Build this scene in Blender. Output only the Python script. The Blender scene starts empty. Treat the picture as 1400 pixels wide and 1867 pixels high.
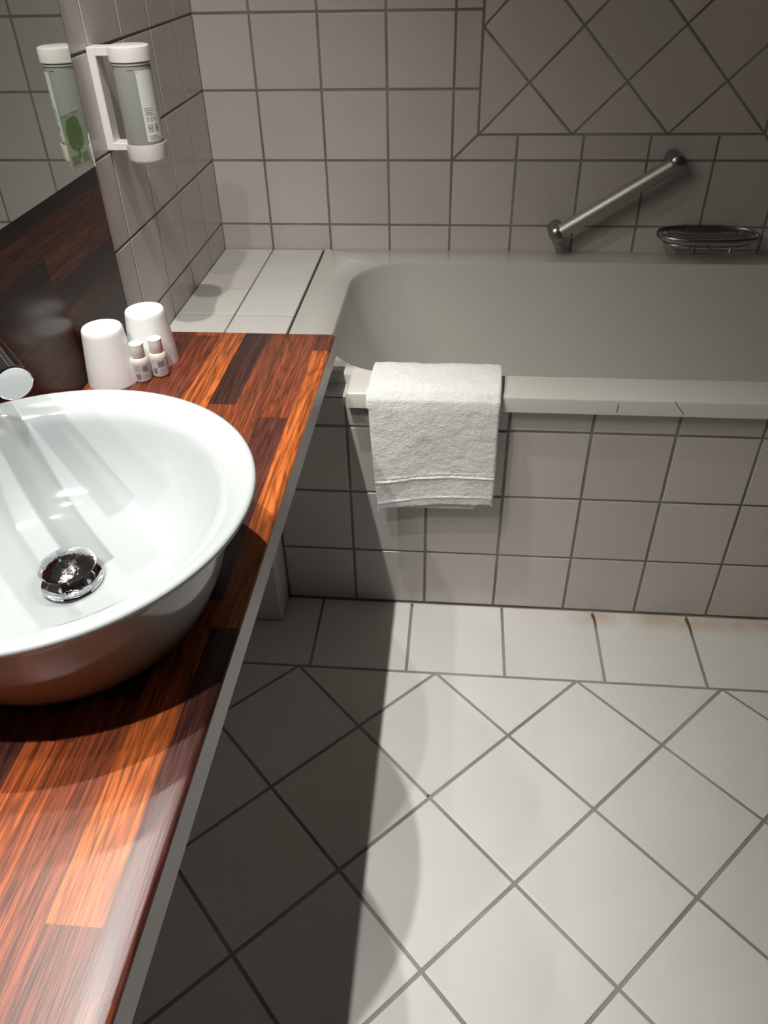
import bpy, bmesh, math, random
from mathutils import Vector, Matrix, noise
random.seed(7)
S = bpy.context.scene
COL = S.collection
PI = math.pi

# ------------------------------------------------------------------ camera
cam_d = bpy.data.cameras.new('camera'); cam = bpy.data.objects.new('camera', cam_d); COL.objects.link(cam)
cx, cy, cz, yaw, pitch, roll, fpx = 0.60363, -1.96039, 1.20198, -0.105677, -0.6556, -0.026116, 1414.19
fw = Vector((math.sin(yaw)*math.cos(pitch), math.cos(yaw)*math.cos(pitch), math.sin(pitch)))
rt = Vector((math.cos(yaw), -math.sin(yaw), 0)); up = rt.cross(fw)
r2 = math.cos(roll)*rt + math.sin(roll)*up; u2 = -math.sin(roll)*rt + math.cos(roll)*up
m = Matrix((r2, u2, -fw)).transposed().to_4x4(); m.translation = (cx, cy, cz)
cam.matrix_world = m
cam_d.sensor_fit = 'HORIZONTAL'; cam_d.sensor_width = 36; cam_d.lens = 36*fpx/1400
cam_d.clip_start = 0.02
S.camera = cam

# ------------------------------------------------------------------ light and exposure
S.view_settings.view_transform = 'Standard'; S.view_settings.look = 'None'
S.view_settings.gamma = 1; S.view_settings.use_curve_mapping = False
S.view_settings.exposure = 0.06
S.cycles.caustics_reflective = False; S.cycles.caustics_refractive = False
S.cycles.max_bounces = 8; S.cycles.diffuse_bounces = 4
W = bpy.data.worlds.new('world'); S.world = W; W.use_nodes = True
W.node_tree.nodes['Background'].inputs[0].default_value = (0.8, 0.85, 1, 1)
W.node_tree.nodes['Background'].inputs[1].default_value = 0.02
LAMP_Y = (-1.03, -1.43, -1.85); LAMP_X = 0.15; LAMP_Z = 1.91
def spot(name, loc, watts, size, blend, color, target, radius):
    d = bpy.data.lights.new(name, 'SPOT'); o = bpy.data.objects.new(name, d); COL.objects.link(o)
    d.energy = watts; d.spot_size = math.radians(size); d.spot_blend = blend; d.color = color
    d.shadow_soft_size = radius; o.location = loc
    o.rotation_euler = (Vector(target)-Vector(loc)).to_track_quat('-Z', 'Y').to_euler()
    return o
for y in LAMP_Y:
    spot('downlight_beam', (LAMP_X, y, LAMP_Z), 26, 40, 1.0, (1.0, 0.985, 0.965), (LAMP_X+0.30, y+.04, 0), 0.010)
    spot('downlight_spill', (LAMP_X, y, LAMP_Z), 29, 128, 1.0, (1.0, 0.972, 0.94), (LAMP_X-0.60, y+.32, 0), 0.010)
for y in (-1.155, -1.405, -1.67):  # added spots standing in for downlight reflected off the mirror
    spot('added_reflection_spot', (0.035, y, 1.475), 6.2, 140, 1.0, (1.0, 0.955, 0.87), (0.75, y, 0.0), 0.010)

# ------------------------------------------------------------------ materials
def mat(name, color=(.8, .8, .8), rough=.5, metal=0, spec=.5, coat=0, **kw):
    M = bpy.data.materials.new(name); M.use_nodes = True
    b = M.node_tree.nodes['Principled BSDF']
    b.inputs['Base Color'].default_value = (*color, 1); b.inputs['Roughness'].default_value = rough
    b.inputs['Metallic'].default_value = metal; b.inputs['Specular IOR Level'].default_value = spec
    b.inputs['Coat Weight'].default_value = coat
    for k, v in kw.items(): b.inputs[k].default_value = v
    return M
def nd(M, t, **kw):
    n = M.node_tree.nodes.new(t)
    for k, v in kw.items(): setattr(n, k, v)
    return n
def lk(M, a, b): M.node_tree.links.new(a, b)
def coords(M, scale=(1, 1, 1)):
    tc = nd(M, 'ShaderNodeTexCoord'); mp = nd(M, 'ShaderNodeMapping'); mp.inputs['Scale'].default_value = scale
    lk(M, tc.outputs['Object'], mp.inputs['Vector']); return mp.outputs[0]
def add_bump(M, vec, scale, strength, dist, detail=2):
    b = M.node_tree.nodes['Principled BSDF']; n = nd(M, 'ShaderNodeTexNoise')
    n.inputs['Scale'].default_value = scale; n.inputs['Detail'].default_value = detail
    lk(M, vec, n.inputs['Vector']); bp = nd(M, 'ShaderNodeBump')
    bp.inputs['Strength'].default_value = strength; bp.inputs['Distance'].default_value = dist
    lk(M, n.outputs['Fac'], bp.inputs['Height']); lk(M, bp.outputs[0], b.inputs['Normal'])
    return n
def tile_mat(name, color, rough, bumpd, spec=.5):
    M = mat(name, color, rough, spec=spec); b = M.node_tree.nodes['Principled BSDF']
    at = nd(M, 'ShaderNodeAttribute', attribute_name='tint')
    n = nd(M, 'ShaderNodeTexNoise'); n.inputs['Scale'].default_value = 9; n.inputs['Detail'].default_value = 5
    v = coords(M); lk(M, v, n.inputs['Vector'])
    mr = nd(M, 'ShaderNodeMapRange'); mr.inputs['To Min'].default_value = .94; mr.inputs['To Max'].default_value = 1.04
    lk(M, n.outputs['Fac'], mr.inputs['Value'])
    m1 = nd(M, 'ShaderNodeMix', data_type='RGBA', blend_type='MULTIPLY'); m1.inputs['Factor'].default_value = 1
    m1.inputs[6].default_value = (*color, 1); lk(M, at.outputs['Color'], m1.inputs[7])
    m2 = nd(M, 'ShaderNodeMix', data_type='RGBA', blend_type='MULTIPLY'); m2.inputs['Factor'].default_value = 1
    lk(M, m1.outputs[2], m2.inputs[6]); lk(M, mr.outputs[0], m2.inputs[7]); lk(M, m2.outputs[2], b.inputs['Base Color'])
    add_bump(M, v, 14, .35, bumpd)
    return M
TILE_W = tile_mat('glazed_wall_tile', (.58, .535, .505), .22, .0012)
TILE_F = tile_mat('satin_floor_tile', (.76, .75, .705), .38, .0006, .4)
def grout_mat(name, color):
    M = mat(name, color, .9, spec=.2); b = M.node_tree.nodes['Principled BSDF']; v = coords(M)
    n = nd(M, 'ShaderNodeTexNoise'); n.inputs['Scale'].default_value = 6; n.inputs['Detail'].default_value = 8
    lk(M, v, n.inputs['Vector']); cr = nd(M, 'ShaderNodeValToRGB')
    cr.color_ramp.elements[0].position = .3; cr.color_ramp.elements[1].position = .65
    cr.color_ramp.elements[0].color = (*[c*.65 for c in color], 1); cr.color_ramp.elements[1].color = (*[c*1.1 for c in color], 1)
    lk(M, n.outputs['Fac'], cr.inputs['Fac']); lk(M, cr.outputs[0], b.inputs['Base Color'])
    return M
GROUT = grout_mat('grey_wall_grout', (.27, .255, .225)); GROUT_F = grout_mat('grey_floor_grout', (.33, .32, .29))
ENAMEL = mat('white_enamel', (.67, .66, .60), .14, spec=.5, coat=.3); add_bump(ENAMEL, coords(ENAMEL), 3, .15, .002)
CERAMIC = mat('white_ceramic', (.41, .44, .44), .11, spec=.5, coat=0)
CHROME = mat('chrome', (.72, .73, .74), .05, metal=1)
CHROME_W = mat('wet_chrome', (.66, .67, .69), .05, metal=1); add_bump(CHROME_W, coords(CHROME_W), 190, .35, .0012, 3)
CHROME_D = mat('dull_chrome', (.34, .33, .31), .30, metal=1); WIRE = mat('chrome_wire', (.62, .61, .57), .22, metal=1)
ALU = mat('brushed_aluminium', (.50, .49, .45), .5, metal=1)
LAMINATE = mat('white_laminate_edge', (.60, .59, .59), .35)
PLASTIC = mat('white_plastic', (.76, .73, .70), .35)
CUP = mat('frosted_white_plastic', (.88, .90, .89), .45); CUP.node_tree.nodes['Principled BSDF'].inputs['Subsurface Weight'].default_value = .04
CUP.node_tree.nodes['Principled BSDF'].inputs['Subsurface Radius'].default_value = (.01, .01, .01)
DARK = mat('dark_gap', (.03, .028, .025), .7)
PAINT = mat('matt_ceiling_paint', (.35, .34, .32), .9)
DOORM = mat('grey_wall_paint', (.10, .095, .09), .7)

def wood_mat(name, rough, coat):
    M = mat(name, (.3, .1, .04), rough, spec=.5, coat=coat); b = M.node_tree.nodes['Principled BSDF']
    b.inputs['Coat Roughness'].default_value = .18
    at = nd(M, 'ShaderNodeAttribute', attribute_name='tint'); off = nd(M, 'ShaderNodeAttribute', attribute_name='shift')
    tc = nd(M, 'ShaderNodeTexCoord'); sc = nd(M, 'ShaderNodeVectorMath', operation='SCALE'); sc.inputs['Scale'].default_value = 9
    lk(M, off.outputs['Color'], sc.inputs[0]); ad = nd(M, 'ShaderNodeVectorMath', operation='ADD')
    lk(M, tc.outputs['Object'], ad.inputs[0]); lk(M, sc.outputs[0], ad.inputs[1])
    # slow bend of the grain
    mp0 = nd(M, 'ShaderNodeMapping'); mp0.inputs['Scale'].default_value = (22, 2.0, 22); lk(M, ad.outputs[0], mp0.inputs['Vector'])
    nb = nd(M, 'ShaderNodeTexNoise'); nb.inputs['Scale'].default_value = 1; nb.inputs['Detail'].default_value = 1.5
    lk(M, mp0.outputs[0], nb.inputs['Vector'])
    # figure: rings cut lengthwise = contour lines of a stretched slow noise
    mul = nd(M, 'ShaderNodeMath', operation='MULTIPLY'); mul.inputs[1].default_value = 13; lk(M, nb.outputs['Fac'], mul.inputs[0])
    fr = nd(M, 'ShaderNodeMath', operation='PINGPONG'); fr.inputs[1].default_value = .5; lk(M, mul.outputs[0], fr.inputs[0])
    r1 = nd(M, 'ShaderNodeMapRange'); r1.inputs['From Min'].default_value = 0; r1.inputs['From Max'].default_value = .22
    r1.inputs['To Min'].default_value = .62; r1.inputs['To Max'].default_value = 1; lk(M, fr.outputs[0], r1.inputs['Value'])
    # broad streaks
    mp1 = nd(M, 'ShaderNodeMapping'); mp1.inputs['Scale'].default_value = (170, 3.6, 170); lk(M, ad.outputs[0], mp1.inputs['Vector'])
    n1 = nd(M, 'ShaderNodeTexNoise'); n1.inputs['Scale'].default_value = 1; n1.inputs['Detail'].default_value = 4; n1.inputs['Roughness'].default_value = .6
    lk(M, mp1.outputs[0], n1.inputs['Vector'])
    r2_ = nd(M, 'ShaderNodeMapRange'); r2_.inputs['From Min'].default_value = .3; r2_.inputs['From Max'].default_value = .7
    r2_.inputs['To Min'].default_value = .42; r2_.inputs['To Max'].default_value = 1.45; lk(M, n1.outputs['Fac'], r2_.inputs['Value'])
    # fine pores
    mp2 = nd(M, 'ShaderNodeMapping'); mp2.inputs['Scale'].default_value = (520, 22, 520); lk(M, ad.outputs[0], mp2.inputs['Vector'])
    n2 = nd(M, 'ShaderNodeTexNoise'); n2.inputs['Scale'].default_value = 1; n2.inputs['Detail'].default_value = 2
    lk(M, mp2.outputs[0], n2.inputs['Vector'])
    r3 = nd(M, 'ShaderNodeMapRange'); r3.inputs['From Min'].default_value = .35; r3.inputs['From Max'].default_value = .6
    r3.inputs['To Min'].default_value = .5; r3.inputs['To Max'].default_value = 1.1; lk(M, n2.outputs['Fac'], r3.inputs['Value'])
    p1 = nd(M, 'ShaderNodeMath', operation='MULTIPLY'); lk(M, r1.outputs[0], p1.inputs[0]); lk(M, r2_.outputs[0], p1.inputs[1])
    p2 = nd(M, 'ShaderNodeMath', operation='MULTIPLY'); lk(M, p1.outputs[0], p2.inputs[0]); lk(M, r3.outputs[0], p2.inputs[1])
    # darker streaks drift towards violet brown
    gm = nd(M, 'ShaderNodeMix', data_type='RGBA', blend_type='MULTIPLY'); gm.inputs['Factor'].default_value = 1
    lk(M, at.outputs['Color'], gm.inputs[6]); lk(M, p2.outputs[0], gm.inputs[7])
    lk(M, gm.outputs[2], b.inputs['Base Color'])
    bp = nd(M, 'ShaderNodeBump'); bp.inputs['Strength'].default_value = .12; bp.inputs['Distance'].default_value = .0006
    lk(M, n2.outputs['Fac'], bp.inputs['Height']); lk(M, bp.outputs[0], b.inputs['Normal'])
    return M
WOOD = wood_mat('oiled_hardwood_strips', .34, .0)
WOOD.node_tree.nodes['Principled BSDF'].inputs['Specular IOR Level'].default_value = .6
WOOD_P = wood_mat('polished_hardwood_panel', .20, .0)
WOOD_P.node_tree.nodes['Principled BSDF'].inputs['Specular IOR Level'].default_value = .28

def terry_mat():
    M = mat('white_terry_cloth', (.90, .91, .88), .95, spec=.1)
    b = M.node_tree.nodes['Principled BSDF']; b.inputs['Sheen Weight'].default_value = .3
    v = coords(M, (1, 1, 1.6)); n = add_bump(M, v, 330, 1.0, .0022, 5)
    return M
TERRY = terry_mat()

# ------------------------------------------------------------------ mesh helpers
def obj(name, bm, mats, parent=None, smooth=False, **props):
    me = bpy.data.meshes.new(name); bm.normal_update(); bm.to_mesh(me); bm.free()
    for mm in (mats if isinstance(mats, (list, tuple)) else [mats]): me.materials.append(mm)
    if smooth:
        for p in me.polygons: p.use_smooth = True
        me.set_sharp_from_angle(angle=math.radians(smooth if smooth is not True else 38))
    o = bpy.data.objects.new(name, me); COL.objects.link(o); o.parent = parent
    for k, v in props.items(): o[k] = v
    return o
def thing(name, loc, label, cat, group=None):
    o = bpy.data.objects.new(name, None); COL.objects.link(o); o.location = loc; o.empty_display_size = .05
    o['label'] = label; o['category'] = cat
    if group: o['group'] = group
    return o
def box(bm, a, b, bevel=0, mi=0, seg=2):
    r = bmesh.ops.create_cube(bm, size=1); vs = r['verts']
    for v in vs: v.co = Vector([(a[i]+b[i])/2 + v.co[i]*(b[i]-a[i]) for i in range(3)])
    fs = list({f for v in vs for f in v.link_faces})
    for f in fs: f.material_index = mi
    if bevel:
        es = list({e for v in vs for e in v.link_edges})
        r = bmesh.ops.bevel(bm, geom=es, offset=bevel, segments=seg, affect='EDGES', profile=.5)
        for f in r['faces']: f.material_index = mi
    return vs
def lathe(bm, prof, n=48, c=(0, 0, 0), mi=0, M=None, cap=True, a0=0, a1=2*PI):
    full = abs(a1-a0-2*PI) < 1e-6; k = n if full else n+1
    rings = []
    for r, z in prof:
        ring = []
        if r < 1e-6:
            p = Vector((0, 0, z)); p = (M @ p if M else p) + Vector(c); ring = [bm.verts.new(p)]*k
        else:
            for i in range(k):
                t = a0+(a1-a0)*i/n; p = Vector((r*math.cos(t), r*math.sin(t), z)); p = (M @ p if M else p) + Vector(c)
                ring.append(bm.verts.new(p))
        rings.append(ring)
    for j in range(len(rings)-1):
        A, B = rings[j], rings[j+1]
        for i in range(n):
            q = [A[i], A[(i+1) % k], B[(i+1) % k], B[i]]; u = []
            for v in q:
                if v not in u: u.append(v)
            if len(u) > 2:
                try: f = bm.faces.new(u); f.material_index = mi
                except ValueError: pass
    return rings
def tube(bm, pts, r, n=10, closed=False, mi=0, flat=1.0, upv=None):
    pts = [Vector(p) for p in pts]; N = len(pts); rings = []
    prev = None
    for i, p in enumerate(pts):
        if closed: t = (pts[(i+1) % N]-pts[i-1]).normalized()
        else: t = (pts[min(i+1, N-1)]-pts[max(i-1, 0)]).normalized()
        if upv is not None: a = Vector(upv)
        elif prev is None: a = Vector((0, 0, 1)) if abs(t.z) < .9 else Vector((1, 0, 0))
        else: a = prev
        a = (a - t*a.dot(t)).normalized(); prev = a; b = t.cross(a)
        rr = r[i] if isinstance(r, (list, tuple)) else r
        rings.append([bm.verts.new(p + (a*math.cos(2*PI*k/n) + b*math.sin(2*PI*k/n)*flat)*rr) for k in range(n)])
    for i in range(N if closed else N-1):
        A, B = rings[i], rings[(i+1) % N]
        for k in range(n):
            f = bm.faces.new((A[k], A[(k+1) % n], B[(k+1) % n], B[k])); f.material_index = mi
    if not closed:
        f = bm.faces.new(rings[0][::-1]); f.material_index = mi
        f = bm.faces.new(rings[-1]); f.material_index = mi
def clip(poly, nx, ny, d):           # keep nx*x+ny*y <= d
    out = []
    for i in range(len(poly)):
        p, q = poly[i], poly[(i+1) % len(poly)]
        a, b = nx*p[0]+ny*p[1]-d, nx*q[0]+ny*q[1]-d
        if a <= 0: out.append(p)
        if (a < 0 < b) or (b < 0 < a):
            t = a/(a-b); out.append((p[0]+t*(q[0]-p[0]), p[1]+t*(q[1]-p[1])))
    return out
def area(p): return .5*sum(p[i][0]*p[(i+1) % len(p)][1]-p[(i+1) % len(p)][0]*p[i][1] for i in range(len(p)))
def inset(poly, g):
    out = poly[:]
    for i in range(len(poly)):
        p, q = poly[i], poly[(i+1) % len(poly)]
        dx, dy = q[0]-p[0], q[1]-p[1]; L = math.hypot(dx, dy)
        if L < 1e-7: continue
        nx, ny = dy/L, -dx/L; out = clip(out, nx, ny, nx*p[0]+ny*p[1]-g)
        if len(out) < 3: return []
    return out
def clip_to(poly, conv):
    out = poly
    for i in range(len(conv)):
        p, q = conv[i], conv[(i+1) % len(conv)]; dx, dy = q[0]-p[0], q[1]-p[1]; L = math.hypot(dx, dy)
        out = clip(out, dy/L, -dx/L, dy/L*p[0]-dx/L*p[1])
        if len(out) < 3: return []
    return out
def rect(x0, y0, x1, y1): return [(x0, y0), (x1, y0), (x1, y1), (x0, y1)]
def tiles(bm, polys, o, u, v, n, grout, h=.0016, ch=.0012, mi=0, var=.03):
    lay = bm.loops.layers.float_color.get('tint') or bm.loops.layers.float_color.new('tint')
    o, u, v, n = map(Vector, (o, u, v, n))
    for P in polys:
        if len(P) < 3 or abs(area(P)) < 2e-5: continue
        if area(P) < 0: P = P[::-1]
        # drop duplicated corners
        Q = [p for i, p in enumerate(P) if math.hypot(p[0]-P[i-1][0], p[1]-P[i-1][1]) > 1e-6]
        a = inset(Q, grout/2); 
        if len(a) < 3: continue
        b = inset(Q, grout/2+ch*.35); c = inset(Q, grout/2+ch*1.3)
        if len(b) != len(a) or len(c) != len(a): c = b = None
        tx, ty, tz = (random.gauss(0, .0010) for _ in range(3)); cxx = sum(p[0] for p in a)/len(a); cyy = sum(p[1] for p in a)/len(a)
        def P3(p, hh, tilt=0): return bm.verts.new(o + u*p[0] + v*p[1] + n*(hh + tilt*(tx*(p[0]-cxx)+ty*(p[1]-cyy))))
        t = 1+random.gauss(0, var); col = (t*(1+random.gauss(0, .006)), t, t*(1+random.gauss(0, .008)), 1)
        rings = [[P3(p, -.001) for p in a]]
        if c:
            rings.append([P3(p, h-ch*.8) for p in a]); rings.append([P3(p, h-ch*.2) for p in b]); rings.append([P3(p, h, 1) for p in c])
        else: rings.append([P3(p, h) for p in a])
        flip = u.cross(v).dot(n) < 0
        for A, B in zip(rings, rings[1:]):
            for i in range(len(A)):
                j = (i+1) % len(A); f = bm.faces.new((A[i], A[j], B[j], B[i]) if not flip else (B[i], B[j], A[j], A[i]))
                f.material_index = mi
                for l in f.loops: l[lay] = col
        f = bm.faces.new(rings[-1] if not flip else rings[-1][::-1]); f.material_index = mi
        for l in f.loops: l[lay] = col
def grid_cells(us, vs): return [rect(us[i], vs[j], us[i+1], vs[j+1]) for i in range(len(us)-1) for j in range(len(vs)-1)]
def steps(lo, hi, ref, p):
    k = math.ceil((lo-ref)/p - 1e-6); out = [lo]
    while ref+k*p < hi-1e-6:
        if ref+k*p > lo+.004: out.append(ref+k*p)
        k += 1
    return out+[hi]

# ------------------------------------------------------------------ room
A = .15; XW = 1.95; YB = -2.9; ZC = 2.36
X0, Z0 = .1283, .7405
YF, YBL, FB = -.7286, -.9263, .1957
# back wall: square tiles with a framed panel of diagonal tiles
bm = bmesh.new(); box(bm, (-.06, 0, -.05), (XW+.06, .06, ZC), mi=1)
us = steps(0, XW, X0, A); vs = steps(0, ZC, Z0, A)
px0, px1, pz0, pz1 = X0+3*A, X0+8*A, Z0, Z0+5*A
cells = [c for c in grid_cells(us, vs) if not (px0-1e-4 <= c[0][0] and c[2][0] <= px1+1e-4 and pz0-1e-4 <= c[0][1] and c[2][1] <= pz1+1e-4)]
ix0, ix1, iz0, iz1 = .6372, 1.2751, .7963, 1.4327
trap = [[(px0, pz0), (px1, pz0), (ix1, iz0), (ix0, iz0)], [(ix0, iz1), (ix1, iz1), (px1, pz1), (px0, pz1)],
        [(px0, pz0), (ix0, iz0), (ix0, iz1), (px0, pz1)], [(ix1, iz0), (px1, pz0), (px1, pz1), (ix1, iz1)]]
for t in trap[:2]: cells += [clip_to(c, t) for c in grid_cells(us, [pz0, pz1])]
for t in trap[2:]: cells += [clip_to(c, t) for c in grid_cells([px0, px1], vs)]
d = A*math.sqrt(2)/2; inner = rect(ix0, iz0, ix1, iz1)
for i in range(-4, 9):
    for j in range(-2, 9):
        if (i+j) % 2 == 0: continue
        ccx, ccz = .8508+i*d, .7963+j*d
        cells.append(clip_to([(ccx, ccz-d), (ccx+d, ccz), (ccx, ccz+d), (ccx-d, ccz)], inner))
tiles(bm, cells, (0, 0, 0), (1, 0, 0), (0, 0, 1), (0, -1, 0), .0052)
obj('wall_back', bm, [TILE_W, GROUT], kind='structure')
# left wall
bm = bmesh.new(); box(bm, (-.06, YB, -.05), (0, 0, ZC), mi=1)
us = steps(0, -YB, .1299, .1485)
tiles(bm, grid_cells(us, vs), (0, 0, 0), (0, -1, 0), (0, 0, 1), (1, 0, 0), .0046)
obj('wall_left', bm, [TILE_W, GROUT], kind='structure')
# right wall, wall behind the photographer, ceiling
bm = bmesh.new(); box(bm, (XW, YB, -.05), (XW+.06, 0, ZC)); obj('wall_right', bm, DOORM, kind='structure')
bm = bmesh.new(); box(bm, (-.06, YB-.06, -.05), (XW+.06, YB, ZC)); obj('wall_front', bm, DOORM, kind='structure')
bm = bmesh.new(); box(bm, (-.06, YB-.06, ZC), (XW+.06, .06, ZC+.06)); obj('ceiling', bm, PAINT, kind='structure')
# floor
bm = bmesh.new(); box(bm, (-.06, YB-.06, -.06), (XW+.06, .06, -.0005), mi=1)
cells = grid_cells(steps(0, XW, .3344, FB), [YBL, YF])
d = FB*math.sqrt(2)/2; inner = rect(0, YB, XW, YBL)
for i in range(-4, 14):
    for j in range(-1, 16):
        if (i+j) % 2 == 0: continue
        ccx, ccy = .3127+i*d, YBL-j*d
        cells.append(clip_to([(ccx, ccy-d), (ccx+d, ccy), (ccx, ccy+d), (ccx-d, ccy)], inner))
tiles(bm, cells, (0, 0, 0), (1, 0, 0), (0, 1, 0), (0, 0, 1), .0058, h=.0012, var=.02)
FLOOR_T = tile_mat('satin_floor_tile_stained', (.76, .75, .705), .38, .0006, .4)
def stain(M):
    b = M.node_tree.nodes['Principled BSDF']; src = b.inputs['Base Color'].links[0].from_socket
    tc = nd(M, 'ShaderNodeTexCoord'); sx = nd(M, 'ShaderNodeSeparateXYZ'); lk(M, tc.outputs['Object'], sx.inputs[0])
    ry = nd(M, 'ShaderNodeMapRange', interpolation_type='SMOOTHSTEP'); ry.inputs['From Min'].default_value = -.790; ry.inputs['From Max'].default_value = -.745; lk(M, sx.outputs['Y'], ry.inputs['Value'])
    rx = nd(M, 'ShaderNodeMapRange', interpolation_type='SMOOTHSTEP'); rx.inputs['From Min'].default_value = .70; rx.inputs['From Max'].default_value = .98; lk(M, sx.outputs['X'], rx.inputs['Value'])
    n = nd(M, 'ShaderNodeTexNoise'); n.inputs['Scale'].default_value = 11; n.inputs['Detail'].default_value = 4; lk(M, tc.outputs['Object'], n.inputs['Vector'])
    rn = nd(M, 'ShaderNodeMapRange'); rn.inputs['From Min'].default_value = .38; rn.inputs['From Max'].default_value = .62; lk(M, n.outputs['Fac'], rn.inputs['Value'])
    m1 = nd(M, 'ShaderNodeMath', operation='MULTIPLY'); lk(M, ry.outputs[0], m1.inputs[0]); lk(M, rx.outputs[0], m1.inputs[1])
    m2 = nd(M, 'ShaderNodeMath', operation='MULTIPLY'); lk(M, m1.outputs[0], m2.inputs[0]); lk(M, rn.outputs[0], m2.inputs[1])
    m3 = nd(M, 'ShaderNodeMath', operation='MULTIPLY'); lk(M, m2.outputs[0], m3.inputs[0]); m3.inputs[1].default_value = .55
    mx = nd(M, 'ShaderNodeMix', data_type='RGBA'); lk(M, m3.outputs[0], mx.inputs['Factor']); lk(M, src, mx.inputs[6]); mx.inputs[7].default_value = (.52, .36, .20, 1)
    lk(M, mx.outputs[2], b.inputs['Base Color'])
stain(FLOOR_T)
floor = obj('floor', bm, [FLOOR_T, GROUT_F], kind='structure')
RUST = mat('brown_joint_stain', (.16, .085, .035), .8)
for pts, w in (([(.9170, -.7370), (.9190, -.7480), (.9215, -.7600), (.9215, -.7790)], (.0028, .0038, .0020, .0007)), ([(1.1140, -.7370), (1.1150, -.7500), (1.1170, -.7640), (1.1165, -.7900)], (.0030, .0042, .0024, .0007)), ([(.5290, -.7350), (.5330, -.7390), (.545, -.7400), (.575, -.7370)], (.0016, .0026, .0020, .0008)), ([(.5835, -1.2010), (.5890, -1.1960), (.5960, -1.1890), (.6060, -1.1790)], (.0010, .0019, .0015, .0005))):
    bm = bmesh.new(); tube(bm, [(x, y, .0006) for x, y in pts], list(w), 8, flat=1.0, upv=(0, 0, 1)); bmesh.ops.scale(bm, vec=(1, 1, .35), verts=bm.verts); bmesh.ops.translate(bm, vec=(0, 0, .0004), verts=bm.verts)
    obj('joint_stain', bm, RUST, floor, smooth=True, label='brown stain in a tile joint')
# tiled wall in front of the bath with its small top shelf
ZL = .528
bm = bmesh.new(); box(bm, (0, YF+.0015, 0), (XW, -.668, .5085), mi=1)
us = steps(0, XW, .4067, A)
tiles(bm, grid_cells(us, [0.003, .1477, .2977, .4477, .5095]), (0, YF+.0015, 0), (1, 0, 0), (0, 0, 1), (0, -1, 0), .0052)
tiles(bm, grid_cells([0, .2567, .41], [-.7286, -.676]), (0, 0, .5085), (1, 0, 0), (0, 1, 0), (0, 0, 1), .003)
obj('wall_bath_front', bm, [TILE_W, GROUT], kind='structure')
# tiled ledge between left wall and bath
bm = bmesh.new(); box(bm, (0, -.668, 0), (.2585, -.0015, ZL-.0015), mi=1)
tiles(bm, grid_cells([.002, X0, .2585], [-.676, -.5662, -.4162, -.2662, -.1162, -.004]), (0, 0, ZL-.0015), (1, 0, 0), (0, 1, 0), (0, 0, 1), .0038)
obj('trim_1', bm, [TILE_F, GROUT], kind='structure')
# pipe casing under the countertop
bm = bmesh.new(); box(bm, (.0, -.808, 0.004), (.2565, YF-.001, .56), bevel=.006, seg=3)
box(bm, (.238, -.8092, .1525), (.2500, -.8075, .1560), mi=1)
obj('trim_2', bm, [LAMINATE, DARK], kind='structure', smooth=True)

# ------------------------------------------------------------------ bathtub
def rrect(x0, y0, x1, y1, r, angs, c):
    out = []
    for t in angs:
        dx, dy = math.cos(t), math.sin(t); lo, hi = 0, 5
        for _ in range(40):
            mid = (lo+hi)/2; x, y = c[0]+dx*mid, c[1]+dy*mid
            qx = max(x0+r-x, x-(x1-r), 0); qy = max(y0+r-y, y-(y1-r), 0)
            ok = (x0 <= x <= x1 and y0 <= y <= y1 and math.hypot(qx, qy) <= r+1e-9)
            lo, hi = (mid, hi) if ok else (lo, mid)
        out.append((c[0]+dx*lo, c[1]+dy*lo))
    return out
C0 = (1.08, -.38); OX0, OX1, OYB, OYN, OYL, NX = .2625, XW-.003, -.003, -.676, -.750, .412
corn = [(OX0, OYB), (OX1, OYB), (OX1, OYL), (NX, OYL), (NX, OYN), (OX0, OYN)]
angs = sorted(set([2*PI*i/220 for i in range(220)] + [math.atan2(y-C0[1], x-C0[0]) % (2*PI) for x, y in corn]))
def outer_pt(t):
    dx, dy = math.cos(t), math.sin(t); best = 9
    for i in range(6):
        (ax, ay), (bx, by) = corn[i], corn[(i+1) % 6]
        den = dx*(by-ay)-dy*(bx-ax)
        if abs(den) < 1e-12: continue
        s = ((ax-C0[0])*(by-ay)-(ay-C0[1])*(bx-ax))/den; w = ((ax-C0[0])*dy-(ay-C0[1])*dx)/den
        if s > 0 and -1e-7 <= w <= 1+1e-7: best = min(best, s)
    return (C0[0]+dx*best, C0[1]+dy*best)
out0 = [outer_pt(t) for t in angs]
def shrink(P, k):
    out = []
    for x, y in P:
        dx = k if (abs(x-OX0) < 1e-5 or (abs(x-NX) < 1e-5 and y < OYN+1e-5)) else (-k if abs(x-OX1) < 1e-5 else 0)
        dy = -k if abs(y-OYB) < 1e-5 else (k if (abs(y-OYL) < 1e-5 or (abs(y-OYN) < 1e-5 and x < NX+1e-5)) else 0)
        out.append((x+dx, y+dy))
    return out
ZR = .5305
loops = [([p for p in out0], .5), (out0, ZR-.004), (shrink(out0, .0012), ZR-.0012), (shrink(out0, .004), ZR)]
top = (.352, -.672, 1.80, -.086, .145); bot = (.66, -.56, 1.66, -.20, .14)
for s, dz, k in [(0, 0, 0), (.006, -.002, 0), (.012, -.007, 0), (.02, -.02, 0), (.03, -.04, 0), (.10, -.10, 0), (.22, -.17, 0), (.40, -.25, 0), (.62, -.32, 0), (.80, -.365, 0), (.93, -.388, 0), (1.08, -.398, 0)]:
    q = [top[i]+(bot[i]-top[i])*s for i in range(5)]
    # the long sides drop steeply, the head end slopes
    sy = min(1, s*1.0); q[1] = top[1]+(bot[1]-top[1])*sy; q[3] = top[3]+(bot[3]-top[3])*sy
    loops.append((rrect(q[0], q[1], q[2], q[3], q[4], angs, C0), ZR+dz))
bm = bmesh.new(); R = [[bm.verts.new((x, y, z)) for x, y in P] for P, z in loops]
n = len(angs)
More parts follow.
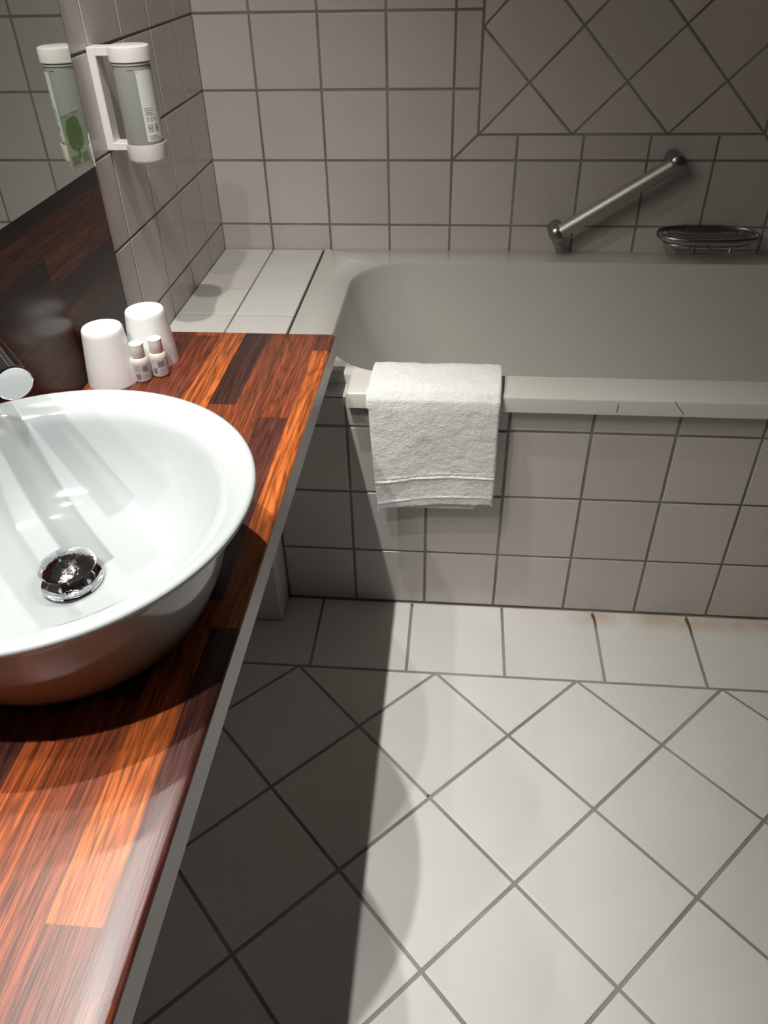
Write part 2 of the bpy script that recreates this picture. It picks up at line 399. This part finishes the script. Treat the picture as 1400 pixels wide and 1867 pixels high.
for a_, b_ in zip(R, R[1:]):
    for i in range(n):
        bm.faces.new((a_[i], a_[(i+1) % n], b_[(i+1) % n], b_[i]))
cv = bm.verts.new((C0[0]+.05, C0[1], ZR-.402))
for i in range(n): bm.faces.new((R[-1][i], R[-1][(i+1) % n], cv))
bmesh.ops.recalc_face_normals(bm, faces=bm.faces)
tub = obj('bathtub', bm, ENAMEL, smooth=50, label='white enamel bathtub set behind the tiled front with a wide flat rim', category='bathtub')
bm = bmesh.new(); lathe(bm, [(0, .004), (.018, .004), (.024, .002), (.026, 0)], 24, (1.62, -.38, ZR-.401)); obj('drain', bm, CHROME, tub, smooth=True, label='chrome bath drain')
for pts in ([(.8893, 0, .5217), (.8886, 0, .513), (.8882, 0, .5053)], [(.9834, 0, .5290), (.9870, 0, .5235), (.9916, 0, .5180), (.9975, 0, .511), (1.003, 0, .5046)]):
    bm = bmesh.new(); tube(bm, [(x, OYL-.0001, z) for x, _, z in pts], .0006, 5)
    obj('surface_crack', bm, DARK, tub, label='thin dark hairline mark on the rim edge')

# ------------------------------------------------------------------ countertop and backsplash
CX, CZ, CY = .3865, .605, -.668
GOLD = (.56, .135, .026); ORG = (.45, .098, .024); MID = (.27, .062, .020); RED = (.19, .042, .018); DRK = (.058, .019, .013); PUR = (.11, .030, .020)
strips = [ # (x0, x1, [(y_end, colour)...]) from the far end towards the viewer
 (-.002, .0455, [(-.80, RED), (-1.15, MID), (-1.45, RED), (-1.75, ORG), (-2.3, MID)]),
 (.0455, .0900, [(-1.02, RED), (-1.30, MID), (-1.58, DRK), (-1.9, MID), (-2.3, RED)]),
 (.0900, .1345, [(-.76, RED), (-1.2, RED), (-1.5, MID), (-1.85, ORG), (-2.3, MID)]),
 (.1345, .1790, [(-.685, ORG), (-1.1, RED), (-1.5, ORG), (-1.85, MID), (-2.3, ORG)]),
 (.1790, .2235, [(-1.15, GOLD), (-1.52, MID), (-1.82, PUR), (-2.3, ORG)]),
 (.2235, .2680, [(-.931, DRK), (-1.3, MID), (-1.553, RED), (-1.88, ORG), (-2.3, MID)]),
 (.2680, .3125, [(-1.18, MID), (-1.50, PUR), (-1.80, MID), (-2.3, ORG)]),
 (.3125, .3570, [(-.966, MID), (-1.36, PUR), (-1.711, GOLD), (-2.3, RED)]),
 (.3570, .3865, [(-.7385, RED), (-1.40, GOLD), (-1.76, PUR), (-2.3, RED)])]
def plank_layers(bm):
    return (bm.loops.layers.float_color.get('tint') or bm.loops.layers.float_color.new('tint'), bm.loops.layers.float_color.get('shift') or bm.loops.layers.float_color.new('shift'))
def paint(bm, f, col, sh):
    a, b = plank_layers(bm)
    for l in f.loops: l[a] = (*col, 1); l[b] = (*sh, 1)
bm = bmesh.new(); plank_layers(bm)
END = -2.3
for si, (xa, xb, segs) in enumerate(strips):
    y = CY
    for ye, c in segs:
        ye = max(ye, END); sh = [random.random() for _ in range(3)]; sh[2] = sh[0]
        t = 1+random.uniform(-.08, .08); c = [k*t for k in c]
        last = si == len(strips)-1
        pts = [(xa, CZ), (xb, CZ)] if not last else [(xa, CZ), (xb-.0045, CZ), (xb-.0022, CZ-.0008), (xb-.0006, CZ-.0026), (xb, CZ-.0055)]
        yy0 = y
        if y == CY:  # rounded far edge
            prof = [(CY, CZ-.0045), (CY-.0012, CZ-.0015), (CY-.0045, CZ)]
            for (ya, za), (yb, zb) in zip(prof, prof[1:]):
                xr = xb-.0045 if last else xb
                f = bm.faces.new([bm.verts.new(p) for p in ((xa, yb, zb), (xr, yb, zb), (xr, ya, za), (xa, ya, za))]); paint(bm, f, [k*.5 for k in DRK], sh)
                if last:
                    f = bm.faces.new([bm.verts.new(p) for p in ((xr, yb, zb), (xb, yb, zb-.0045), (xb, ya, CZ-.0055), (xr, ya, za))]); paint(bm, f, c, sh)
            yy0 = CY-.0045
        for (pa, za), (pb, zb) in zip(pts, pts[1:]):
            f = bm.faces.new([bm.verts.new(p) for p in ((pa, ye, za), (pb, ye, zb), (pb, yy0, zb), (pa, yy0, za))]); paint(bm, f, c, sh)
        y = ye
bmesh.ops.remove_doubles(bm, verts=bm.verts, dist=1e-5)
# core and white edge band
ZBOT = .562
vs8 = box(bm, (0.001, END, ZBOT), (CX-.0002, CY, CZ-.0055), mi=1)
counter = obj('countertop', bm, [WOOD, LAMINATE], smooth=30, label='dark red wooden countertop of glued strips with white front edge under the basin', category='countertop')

bm = bmesh.new(); plank_layers(bm)
MB = .8875; PY = -.660
box(bm, (0.0018, END, CZ+.0005), (.0058, PY, MB), mi=1)
rows = [(CZ, .640, [(-.80, DRK), (-1.2, PUR), (-2.3, RED)]), (.640, .6845, [(-.86, PUR), (-1.3, RED), (-2.3, DRK)]),
        (.6845, .729, [(-.72, PUR), (-1.1, RED), (-2.3, PUR)]), (.729, .7735, [(-.885, DRK), (-1.25, PUR), (-2.3, MID)]),
        (.7735, .818, [(-.895, MID), (-1.3, DRK), (-2.3, RED)]), (.818, .8625, [(-1.05, RED), (-1.5, MID), (-2.3, RED)]),
        (.8625, MB, [(-.98, DRK), (-1.4, DRK), (-2.3, RED)])]
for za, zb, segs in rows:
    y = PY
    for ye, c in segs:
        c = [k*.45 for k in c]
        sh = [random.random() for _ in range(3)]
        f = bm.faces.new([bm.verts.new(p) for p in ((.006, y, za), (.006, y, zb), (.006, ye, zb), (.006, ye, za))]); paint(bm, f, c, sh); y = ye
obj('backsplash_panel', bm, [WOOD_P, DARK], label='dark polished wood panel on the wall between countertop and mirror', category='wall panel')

# ------------------------------------------------------------------ mirror with its sticker
MIRROR = mat('silvered_mirror', (.70, .76, .71), .015, metal=1); GEDGE = mat('dark_glass_edge', (.02, .03, .025), .2)
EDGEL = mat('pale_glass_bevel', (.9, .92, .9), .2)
mr = thing('wall_mirror', (0, -1.45, MB), 'large frameless wall mirror above the dark wood panel', 'mirror')
MY = -.6605
def rel(o, bm): bmesh.ops.translate(bm, verts=bm.verts, vec=-o.location)
bm = bmesh.new(); box(bm, (.0016, END, MB+.0006), (.0080, MY, 1.405), mi=0)
for f in bm.faces:
    if f.normal.x < .9: f.material_index = 1
rel(mr, bm); obj('mirror_glass', bm, [MIRROR, GEDGE], mr)
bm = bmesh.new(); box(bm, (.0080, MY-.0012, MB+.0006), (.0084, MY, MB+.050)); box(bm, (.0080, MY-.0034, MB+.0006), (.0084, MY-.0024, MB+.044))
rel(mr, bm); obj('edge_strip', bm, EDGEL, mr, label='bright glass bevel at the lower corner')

STK = mat('clear_film_pale_green', (.50, .60, .42), .35); STK.node_tree.nodes['Principled BSDF'].inputs['Alpha'].default_value = .78
INK = mat('green_ink', (.14, .32, .05), .5); INK2 = mat('dark_green_ink', (.06, .17, .04), .5)
sk = thing('mirror_sticker', (.0085, -.705, .900), 'small translucent green tree sticker in the lower corner of the mirror', 'sticker')
bm = bmesh.new(); SA, SB = Vector((.0085, -.7464, .977)), Vector((.0085, -.6765, .9765)); SD = Vector((.0085, -.7450, .9005)); SC = Vector((.0085, -.6690, .8960))
vs_ = [bm.verts.new(p) for p in (SA, SB, SC, SD)] + [bm.verts.new(p-Vector((.0004, 0, 0))) for p in (SA, SB, SC, SD)]
bm.faces.new(vs_[:4]); bm.faces.new(vs_[7:3:-1])
for i in range(4): bm.faces.new((vs_[i], vs_[(i+1) % 4], vs_[4+(i+1) % 4], vs_[4+i]))
bmesh.ops.recalc_face_normals(bm, faces=bm.faces); rel(sk, bm); obj('film', bm, STK, sk)
def sp(u, v): return (SA*(1-u)*(1-v)+SB*u*(1-v)+SD*(1-u)*v+SC*u*v)
bm = bmesh.new(); bmi = bmesh.new(); rs = random.Random(3)
def dash(b, u, v, w, h, x):
    p = [sp(u, v), sp(u+w, v), sp(u+w, v+h), sp(u, v+h)]; f = b.faces.new([b.verts.new(q+Vector((x, 0, 0))) for q in p])
for r_ in range(44):       # crown of the tree made of short word-like dashes
    v = .10+r_*.0135; hw = .40*math.sqrt(max(0, 1-((v-.38)/.33)**2)) if v < .72 else 0
    hw *= rs.uniform(.82, 1.05); u = .5-hw
    while u < .5+hw:
        w = rs.uniform(.02, .07); dash(bm if rs.random() < .6 else bmi, u, v, min(w, .5+hw-u+.01), .0105, .00012); u += w+rs.uniform(.004, .014)
for r_ in range(10): dash(bmi, .46+rs.uniform(-.01, .01), .66+r_*.018, .08, .012, .00014)
for r_ in range(9):
    v = .76+r_*.020; u = .10
    while u < .86:
        w = rs.uniform(.02, .06)
        if abs(u-.5) > .07: dash(bmi, u, v, w, .008, .00012)
        u += w+.012
for k in range(7): dash(bmi, .07+k*.045, .045, .03, .012, .00012)
for k in range(5): dash(bmi, .62+k*.05, .045+.0*k, .035, .012, .00012)
rel(sk, bm); rel(sk, bmi); obj('tree_crown_print', bm, INK, sk, label='green printed tree of words'); obj('text_print', bmi, INK2, sk, label='dark green printed lines')

# ------------------------------------------------------------------ washbasin
BC = (.1945, -1.373)
ws = thing('washbasin', (BC[0], BC[1], CZ), 'round white ceramic vessel basin standing on the wooden countertop', 'washbasin')
def basin_warp(bm):     # the bowl is flattened where it meets the wall
    for v in bm.verts:
        lim = -.180
        if v.co.x < lim+.03:
            t = (lim+.03-v.co.x); v.co.x = lim+.03-.03*math.tanh(t/.03)
RIMZ = .147
outp = [(.141, 0), (.1450, .0012), (.1475, .005), (.157, .020), (.170, .050), (.1805, .084), (.1875, .112), (.1910, .126), (.1955, .1315), (.206, .1355), (.2125, .1385), (.2160, .1425), (.2168, .1455), (.2158, .1478), (.2130, .1488)]
inp = [(.2130, .1488), (.2085, .1485), (.204, .1470), (.195, .1425), (.186, .1370), (.1805, .1325), (.1765, .126), (.171, .113), (.162, .095), (.150, .076), (.134, .058), (.116, .0455), (.096, .0385), (.07, .0345), (.045, .0325), (.036, .0305), (.034, .028)]
bm = bmesh.new(); lathe(bm, outp+inp[1:]+[(0, .027)], 128); 
bm.faces.new([v for v in lathe(bm, [(.141, 0.0)], 128)[0]][::-1])
bmesh.ops.remove_doubles(bm, verts=bm.verts, dist=1e-6); basin_warp(bm); obj('bowl', bm, CERAMIC, ws, smooth=50)
DX, DY = .005, .001
dr = None
bm = bmesh.new(); lathe(bm, [(.0, .0300), (.018, .0300), (.026, .0308), (.0305, .0328), (.0320, .0334), (.0330, .0322)], 48, (DX, DY, 0))
dr = obj('drain_ring', bm, CHROME, ws, smooth=True, label='chrome drain ring')
bm = bmesh.new(); lathe(bm, [(.0135, .030), (.0135, .050), (.016, .0520), (.0290, .0536), (.0304, .0541), (.0307, .0547), (.0302, .0553)] + [(.030*k/10, .0555+.0078*(1-(k/10)**2)) for k in range(9, -1, -1)], 56, (DX, DY, 0))
obj('plug_cap', bm, CHROME_W, dr, smooth=True, label='domed chrome pop-up plug')

# ------------------------------------------------------------------ faucet
SP = Vector((.205, -1.3628, .871)); ax = Vector((.70, -.70, -.14)).normalized(); BK = SP-ax*.238
fc = thing('basin_faucet', (BK.x, BK.y, CZ), 'chrome faucet whose round spout reaches over the basin', 'faucet')
bm = bmesh.new(); lathe(bm, [(0, 0), (.030, 0), (.030, .004), (.0245, .007), (.0235, .012), (.0235, .300), (.0215, .304), (0, .304)], 40)
obj('faucet_body', bm, CHROME, fc, smooth=True)
bm = bmesh.new(); Mx = ax.to_track_quat('Z', 'Y').to_matrix()
lathe(bm, [(0, 0), (.0165, 0), (.0165, .234), (.0172, .2355), (.0172, .2372), (.0162, .238), (0, .238)], 48, BK-fc.location, M=Mx)
obj('spout', bm, CHROME, fc, smooth=True)
bm = bmesh.new(); tube(bm, [(0, 0, .304), (0, 0, .318), (.02, .0, .326), (.075, .01, .340)], [.012, .011, .007, .006], 14); obj('lever', bm, CHROME, fc, smooth=True)

# ------------------------------------------------------------------ cups
def cup(loc, label):
    t = thing('plastic_cup', loc, label, 'cup', 'upside-down cups on the countertop')
    bm = bmesh.new()
    lathe(bm, [(.0400, 0), (.0412, .0004), (.0412, .003), (.0385, .030), (.0350, .062), (.0325, .084), (.0318, .0895), (.0302, .0925), (.0280, .0932), (.0262, .0924), (.0248, .0880), (.0160, .0872), (0, .0870)], 56)
    lathe(bm, [(.0400, 0), (.0392, .003), (.0340, .06), (.0300, .082), (0, .084)], 56)
    bmesh.ops.remove_doubles(bm, verts=bm.verts, dist=1e-6)
    bmesh.ops.recalc_face_normals(bm, faces=bm.faces)
    obj('cup_wall', bm, CUP, t, smooth=60)
    return t
cup((.0465, -.8590, CZ), 'white frosted plastic cup upside down, nearer to the basin')
cup((.0915, -.7880, CZ), 'white frosted plastic cup upside down, farther from the basin behind the bottles')

# ------------------------------------------------------------------ little bottles
LOTION = mat('cream_bottle', (.66, .62, .56), .3); CLEARC = mat('clear_bottle_cap', (.94, .95, .91), .6, spec=.2)
CLEARC.node_tree.nodes['Principled BSDF'].inputs['Transmission Weight'].default_value = .08
LBL = mat('bottle_label_lilac_white', (.58, .55, .56), .5); LINK = mat('bottle_print_grey', (.22, .20, .24), .5)
def arc_patch(bm, r, a0, a1, z0, z1, n=8):
    p = [[bm.verts.new((r*math.cos(a0+(a1-a0)*i/n), r*math.sin(a0+(a1-a0)*i/n), z)) for i in range(n+1)] for z in (z0, z1)]
    for i in range(n): bm.faces.new((p[0][i], p[0][i+1], p[1][i+1], p[1][i]))
def bottle(loc, rz, label, style):
    t = thing('toiletry_bottle', loc, label, 'bottle', 'miniature toiletry bottles by the cups'); t.rotation_euler.z = rz
    bm = bmesh.new(); lathe(bm, [(0, 0), (.0125, 0), (.0142, .0016), (.0145, .004), (.0145, .034), (.0138, .0375), (.0115, .0405), (.0095, .0420), (.0095, .046), (0, .046)], 36)
    obj('bottle_body', bm, LOTION, t, smooth=50)
    bm = bmesh.new(); lathe(bm, [(.0106, .0425), (.0110, .0430), (.0105, .0560), (.0112, .0620), (.0112, .0640), (.0100, .0650), (0, .0652)], 30)
    obj('cap', bm, CLEARC, t, smooth=50)
    f = -1.20
    bm = bmesh.new(); arc_patch(bm, .01462, f-1.05, f+1.05, .004, .0325, 14); lb = obj('paper_label', bm, LBL, t, smooth=True)
    bm = bmesh.new()
    if style: sq = [(f+.15, f+.75, .0195, .029), (f-.7, f-.15, .0065, .0165)]
    else: sq = [(f-.25, f+.5, .019, .029), (f-.85, f-.4, .008, .0175)]
    for a0, a1, z0, z1 in sq: arc_patch(bm, .01470, a0, a1, z0, z1, 5)
    for k in range(5): arc_patch(bm, .01470, f-.75, f-.0-(.2*(k % 2)), .0205+k*.0021, .0211+k*.0021, 4) if style else arc_patch(bm, .01470, f-.2, f+.55-(.15*(k % 2)), .006+k*.0021, .0066+k*.0021, 4)
    for k in range(4): arc_patch(bm, .01470, f+.05, f+.75-.2*(k % 2), .0075+k*.0022, .0081+k*.0022, 4) if style else None
    obj('label_print', bm, LINK, lb)
bottle((.0950, -.8560, CZ), 0, 'tiny white toiletry bottle with clear cap, nearer to the basin', 1)
bottle((.1185, -.8365, CZ), .1, 'tiny white toiletry bottle with clear cap, right-hand one of the pair', 0)

# ------------------------------------------------------------------ soap dispenser on the left wall
DPX, DPY = .0655, -.572
dp = thing('wall_dispenser', (0, DPY, .885), 'white wall soap dispenser with grey translucent canister beside the mirror', 'soap dispenser')
L0 = Vector((DPX, 0, 0))
Z_B, Z_T = .874, 1.048     # world heights of the ends
def lz(z): return z-.885
bm = bmesh.new()
prf = [(.0017, .894), (DPX, .894), (DPX, .906), (.0150, .906), (.0150, 1.0335), (DPX, 1.0335), (DPX, 1.0465), (.0017, 1.0465)]
lo_ = [bm.verts.new((x, -.0150, lz(z))) for x, z in prf]; hi_ = [bm.verts.new((x, .0150, lz(z))) for x, z in prf]
bm.faces.new(lo_); bm.faces.new(hi_[::-1])
for i in range(8): bm.faces.new((lo_[i], hi_[i], hi_[(i+1) % 8], lo_[(i+1) % 8]))
bmesh.ops.recalc_face_normals(bm, faces=bm.faces)
bmesh.ops.bevel(bm, geom=list(bm.edges), offset=.0010, segments=2, affect='EDGES')
obj('bracket', bm, PLASTIC, dp, smooth=True)
bm = bmesh.new(); lathe(bm, [(0, lz(1.0475)), (.030, lz(1.0475)), (.0328, lz(1.0462)), (.0335, lz(1.043)), (.0335, lz(1.0265)), (.0325, lz(1.0255)), (0, lz(1.0255))][::-1], 56, L0)
obj('top_cap', bm, PLASTIC, dp, smooth=True)
bm = bmesh.new(); lathe(bm, [(0, lz(.8745)), (.028, lz(.8750)), (.0318, lz(.8775)), (.0332, lz(.8815)), (.0335, lz(.9050)), (.0322, lz(.9052)), (.0315, lz(.9030)), (0, lz(.9030))], 56, L0)
obj('bottom_cap', bm, PLASTIC, dp, smooth=True)
CAN = mat('grey_translucent_canister', (.40, .415, .365), .22); CAN.node_tree.nodes['Principled BSDF'].inputs['Transmission Weight'].default_value = .35
bm = bmesh.new(); lathe(bm, [(0, lz(.9032)), (.0306, lz(.9032)), (.0306, lz(1.0180)), (.0296, lz(1.0205)), (.0290, lz(1.0256)), (0, lz(1.0256))], 56, L0)
cn = obj('canister', bm, CAN, dp, smooth=True)
bm = bmesh.new(); lathe(bm, [(.0298, lz(1.0212)), (.0312, lz(1.0216)), (.0312, lz(1.0235)), (.0298, lz(1.0240))], 56, L0); obj('neck_ring', bm, PLASTIC, cn, smooth=True)
DL = mat('dispenser_label', (.66, .69, .66), .4); DI = mat('dispenser_ink', (.16, .16, .15), .5)
def dpatch(bm, a0, a1, z0, z1, r=.0308, n=6):
    p = [[bm.verts.new((DPX+r*math.cos(a0+(a1-a0)*i/n), r*math.sin(a0+(a1-a0)*i/n), lz(z))) for i in range(n+1)] for z in (z0, z1)]
    for i in range(n): bm.faces.new((p[0][i], p[0][i+1], p[1][i+1], p[1][i]))
la, lb_ = -1.08, .25
bm = bmesh.new(); dpatch(bm, la, lb_, .9100, 1.0140, n=20); lab = obj('label', bm, DL, dp, smooth=True, label='pale vertical label')
bm = bmesh.new(); q = .03098
for k in range(4): dpatch(bm, la+.12, la+.62-.1*(k % 2), .9500+k*.0030, .9508+k*.0030, q)
for k in range(3): dpatch(bm, la+.14, la+.85-.1*k, .9125+k*.0027, .9132+k*.0027, q)
for c_ in (la+.20, la+.42, la+.66):      # small outlined pictograms
    dpatch(bm, c_-.05, c_+.07, .9405, .9411, q); dpatch(bm, c_-.05, c_-.02, .9405, .9465, q); dpatch(bm, c_+.02, c_+.05, .9430, .9470, q)
for c_, w in ((la+.28, .12), (la+.66, .10)):
    dpatch(bm, c_-w, c_+w, .9250, .9258, q); dpatch(bm, c_-w, c_+w, .9345, .9353, q); dpatch(bm, c_-w, c_-w+.04, .9250, .9353, q); dpatch(bm, c_+w-.04, c_+w, .9250, .9353, q)
    dpatch(bm, c_-w*.4, c_+w*.4, .9285, .9318, q)
dpatch(bm, la+.06, la+.10, 1.0110, 1.0122, q); dpatch(bm, la-.42, la-.12, 1.0150, 1.0162, q)
obj('label_print', bm, DI, lab)

# ------------------------------------------------------------------ grab bar
g0, g1 = Vector((.8350, -.052, .5880)), Vector((1.0830, -.052, .7480)); gd = (g1-g0).normalized()
gb = thing('grab_bar', (.959, 0, .668), 'slanting metal grab bar fixed to the tiled wall above the bathtub', 'grab bar')
bm = bmesh.new(); tube(bm, [g0+gd*.012-gb.location, g1-gd*.012-gb.location], .0172, 28); obj('rail', bm, ALU, gb, smooth=True)
for g, s in ((g0, 1), (g1, -1)):
    bm = bmesh.new()
    Mf = Vector((0, -1, 0)).to_track_quat('Z', 'Y').to_matrix()
    lathe(bm, [(0, .0017), (.0185, .0017), (.0190, .004), (.0190, .050), (.0170, .064), (.010, .069), (0, .070)], 36, Vector((g.x, 0, g.z))-gb.location, M=Mf)
    tube(bm, [g-gb.location, g+gd*s*.030-gb.location], .0170, 28)
    obj('end_fitting', bm, CHROME_D, gb, smooth=True, label='dark chrome end fitting')

# ------------------------------------------------------------------ wire soap dish
sd = thing('soap_dish', (1.183, 0, .592), 'oval chrome wire soap basket on the tiled wall right of the grab bar', 'soap dish')
def oval(ax_, ay_, cyy, z, n=64, ex=2.6):
    out = []
    for i in range(n):
        t = 2*PI*i/n; c, s = math.cos(t), math.sin(t)
        out.append((ax_*abs(c)**(2/ex)*(1 if c > 0 else -1), cyy+ay_*abs(s)**(2/ex)*(1 if s > 0 else -1), z))
    return out
bm = bmesh.new(); tube(bm, oval(.114, .053, -.061, .0), .0060, 10, closed=True, flat=.5, upv=(0, 0, 1)); obj('top_ring', bm, CHROME_D, sd, smooth=True)
bm = bmesh.new(); tube(bm, oval(.098, .040, -.060, -.016), .0022, 8, closed=True); obj('lower_ring', bm, CHROME_D, sd, smooth=True)
for k in range(7):
    yy = -.060+(-.034+k*.0113); hw = .1*abs(1-(abs(yy+.06)/.046)**2.6)**(1/2.6)
    bm = bmesh.new(); tube(bm, [(-hw*1.13, yy, .000), (-hw*1.02, yy, -.0080), (-hw*.5, yy, -.0100), (hw*.5, yy, -.0100), (hw*1.02, yy, -.0080), (hw*1.13, yy, .000)], .0021, 8); obj('wire', bm, WIRE, sd, smooth=True)
bm = bmesh.new(); tube(bm, [(.0, -.012, -.002), (.0, -.014, -.020), (.0, -.106, -.020), (.0, -.108, -.002)], .0022, 8); obj('cross_wire', bm, CHROME_D, sd, smooth=True)
bm = bmesh.new(); tube(bm, [(-.045, -.100, -.016), (-.043, -.104, -.030), (.043, -.104, -.030), (.045, -.100, -.016)], .0022, 8); obj('front_loop', bm, CHROME_D, sd, smooth=True)
bm = bmesh.new(); box(bm, (-.046, -.012, -.012), (.046, -.0016, .006), bevel=.003); obj('wall_bracket', bm, CHROME_D, sd, smooth=True)

# ------------------------------------------------------------------ hand towel over the bath rim
tw = thing('hand_towel', (.5715, -.715, ZR), 'folded white terry hand towel hanging over the front rim of the bathtub', 'towel')
def towel_sheet(name, x0f, x1f, prof, thick, amp, seed, nx=130, hem=(), mats=TERRY, label=None):
    """prof: list of (y, z) world; x0f/x1f give the left/right edge for t in 0..1 along the profile"""
    P = [Vector((0, y, z)) for y, z in prof]; L = [0]
    for a_, b_ in zip(P, P[1:]): L.append(L[-1]+(b_-a_).length)
    ny = int(L[-1]/.0026); bm = bmesh.new(); rows_ = []
    def at(s):
        for i in range(len(P)-1):
            if s <= L[i+1]+1e-9: 
                t = (s-L[i])/(L[i+1]-L[i]); return P[i].lerp(P[i+1], t), (P[i+1]-P[i]).normalized()
        return P[-1], (P[-1]-P[-2]).normalized()
    for j in range(ny+1):
        s = L[-1]*j/ny; t = j/ny; p, tg = at(s); p2, tg2 = at(min(L[-1], s+.006)); p3, tg3 = at(max(0, s-.006)); tg = (tg+tg2+tg3).normalized()
        nrm = Vector((0, -tg.z, tg.y)); nrm = nrm if nrm.y*0+1 else nrm
        xa, xb = x0f(t), x1f(t); row = []
        for i in range(nx+1):
            u = i/nx; x = xa+(xb-xa)*u
            q = p.copy(); q.x = x
            n1 = noise.noise(Vector((x*11+seed, s*9, seed)))*amp*1.8 + noise.noise(Vector((x*34+seed, s*44, seed)))*amp*.8 + noise.noise(Vector((x*120, s*150, seed)))*amp*.45
            e = min(u, 1-u)*(xb-xa); e = min(1, e/.006); te = min(1, (ny-j)/ny*L[-1]/.005)
            round_ = thick*.5*(1-math.sqrt(max(0, 1-(1-e)**2)))+thick*.5*(1-math.sqrt(max(0, 1-(1-te)**2)))
            g = 0
            for hs, w, dep in hem:
                dd = abs((L[-1]-s)-(hs+.012*(0)+.004*math.sin(u*2.4))); g += dep*max(0, 1-dd/w)
            q += nrm*(n1-round_-g); row.append((q, nrm, round_))
        rows_.append(row)
    sgn = 1
    F = [[bm.verts.new(q) for q, n_, r_ in row] for row in rows_]
    Bk = [[bm.verts.new(q-n_*(thick-2*r_)) for q, n_, r_ in row] for row in rows_]
    for j in range(ny):
        for i in range(nx):
            bm.faces.new((F[j][i], F[j][i+1], F[j+1][i+1], F[j+1][i])); bm.faces.new((Bk[j][i], Bk[j+1][i], Bk[j+1][i+1], Bk[j][i+1]))
        bm.faces.new((F[j][0], F[j+1][0], Bk[j+1][0], Bk[j][0])); bm.faces.new((F[j][nx], Bk[j][nx], Bk[j+1][nx], F[j+1][nx]))
    for i in range(nx):
        bm.faces.new((F[ny][i], F[ny][i+1], Bk[ny][i+1], Bk[ny][i])); bm.faces.new((F[0][i], Bk[0][i], Bk[0][i+1], F[0][i+1]))
    bmesh.ops.recalc_face_normals(bm, faces=bm.faces); rel(tw, bm)
    o = obj(name, bm, mats, tw, smooth=True)
    for p in o.data.polygons: p.use_smooth = True
    if label: o['label'] = label
    return o
def lerp(a_, b_, t): return a_+(b_-a_)*t
zt = ZR+.0125
outer = [(-.652, .455), (-.6525, .50), (-.6545, .530), (-.662, zt-.002), (-.674, zt), (-.70, zt), (-.735, zt-.0015), (-.754, zt-.006), (-.7645, zt-.017), (-.7665, zt-.032), (-.7670, .46), (-.7665, .40), (-.766, .34), (-.766, .296)]
fo = towel_sheet('front_layer', lambda t: lerp(.4575, .4655, max(0, t-.5)*2)-.0035*math.sin(t*PI)-.004*(1 if .42 < t < .5 else 0), lambda t: lerp(.6900, .6835, t)+.0015*math.sin(t*9), outer, .0062, .0016, 3.1,
   hem=((.0165, .0022, .0022), (.0640, .0030, .0028), (.0710, .0020, .0016)))
# hem dips to the left, its own weight
for v in fo.data.vertices:
    wx, wz = v.co.x+tw.location.x, v.co.z+tw.location.z
    if v.co.y+tw.location.y < -.75:
        k = max(0, min(1, (.52-wz)/.22)); u = max(0, min(1, (wx-.46)/.225))
        v.co.z += k*(-.012*(1-u)**1.5+.010*math.sin(PI*u)*.6+.010*u)
inner_p = [(-.660, .470), (-.6605, .515), (-.666, ZR+.0045), (-.674, ZR+.0055), (-.72, ZR+.0055), (-.745, ZR+.005), (-.7545, ZR-.004), (-.7570, ZR-.02), (-.7580, .44), (-.7580, .2885)]
towel_sheet('back_layer', lambda t: .4625+.002*t, lambda t: lerp(.684, .6500, max(0, (t-.8)*5)), inner_p, .0045, .0010, 8.7, nx=90, hem=((.012, .002, .0015),))

# ------------------------------------------------------------------ downlights above the mirror, added lights for their reflection (above the frame)
LAMPM = mat('lamp_housing', (.5, .5, .5), .4); EM = mat('lit_bulb', (1, 1, 1), .5)
EM.node_tree.nodes['Principled BSDF'].inputs['Emission Color'].default_value = (1, .95, .88, 1); EM.node_tree.nodes['Principled BSDF'].inputs['Emission Strength'].default_value = 12
cp = thing('light_canopy', (0, -1.43, 1.95), 'white shelf-like light canopy with three downlights above the mirror', 'lamp')
bm = bmesh.new(); box(bm, (.002, -2.15+1.43, 0), (.26, -.75+1.43, .03), bevel=.003); obj('canopy_board', bm, LAMPM, cp)
for y in LAMP_Y:
    bm = bmesh.new(); lathe(bm, [(.034, -.012), (.036, -.012), (.036, 0), (.034, 0), (.034, -.012)], 32, (LAMP_X, y+1.43, 0)); rg = obj('downlight_ring', bm, CHROME, cp, smooth=True)
    bm = bmesh.new(); lathe(bm, [(0, -.006), (.030, -.006), (.030, -.001), (0, -.001)], 28, (LAMP_X, y+1.43, 0)); obj('bulb', bm, EM, rg)
ml = thing('added_reflection_bar', (0, -1.41, 1.475), 'added slim bar with three small bulbs standing in for the downlights reflected by the mirror', 'lamp')  # added fixture, replaces the light the mirror would throw back
bm = bmesh.new(); box(bm, (.0017, -.36, -.02), (.020, .36, .02), bevel=.003); obj('bar', bm, LAMPM, ml)
for y in (-1.155, -1.405, -1.67):  # glowing discs of the added bar
    bm = bmesh.new(); lathe(bm, [(0, 0), (.012, 0), (.012, .004), (0, .005)], 20, (.0195, y+1.41, 0), M=Vector((1, 0, 0)).to_track_quat('Z', 'Y').to_matrix()); obj('bulb', bm, EM, ml)
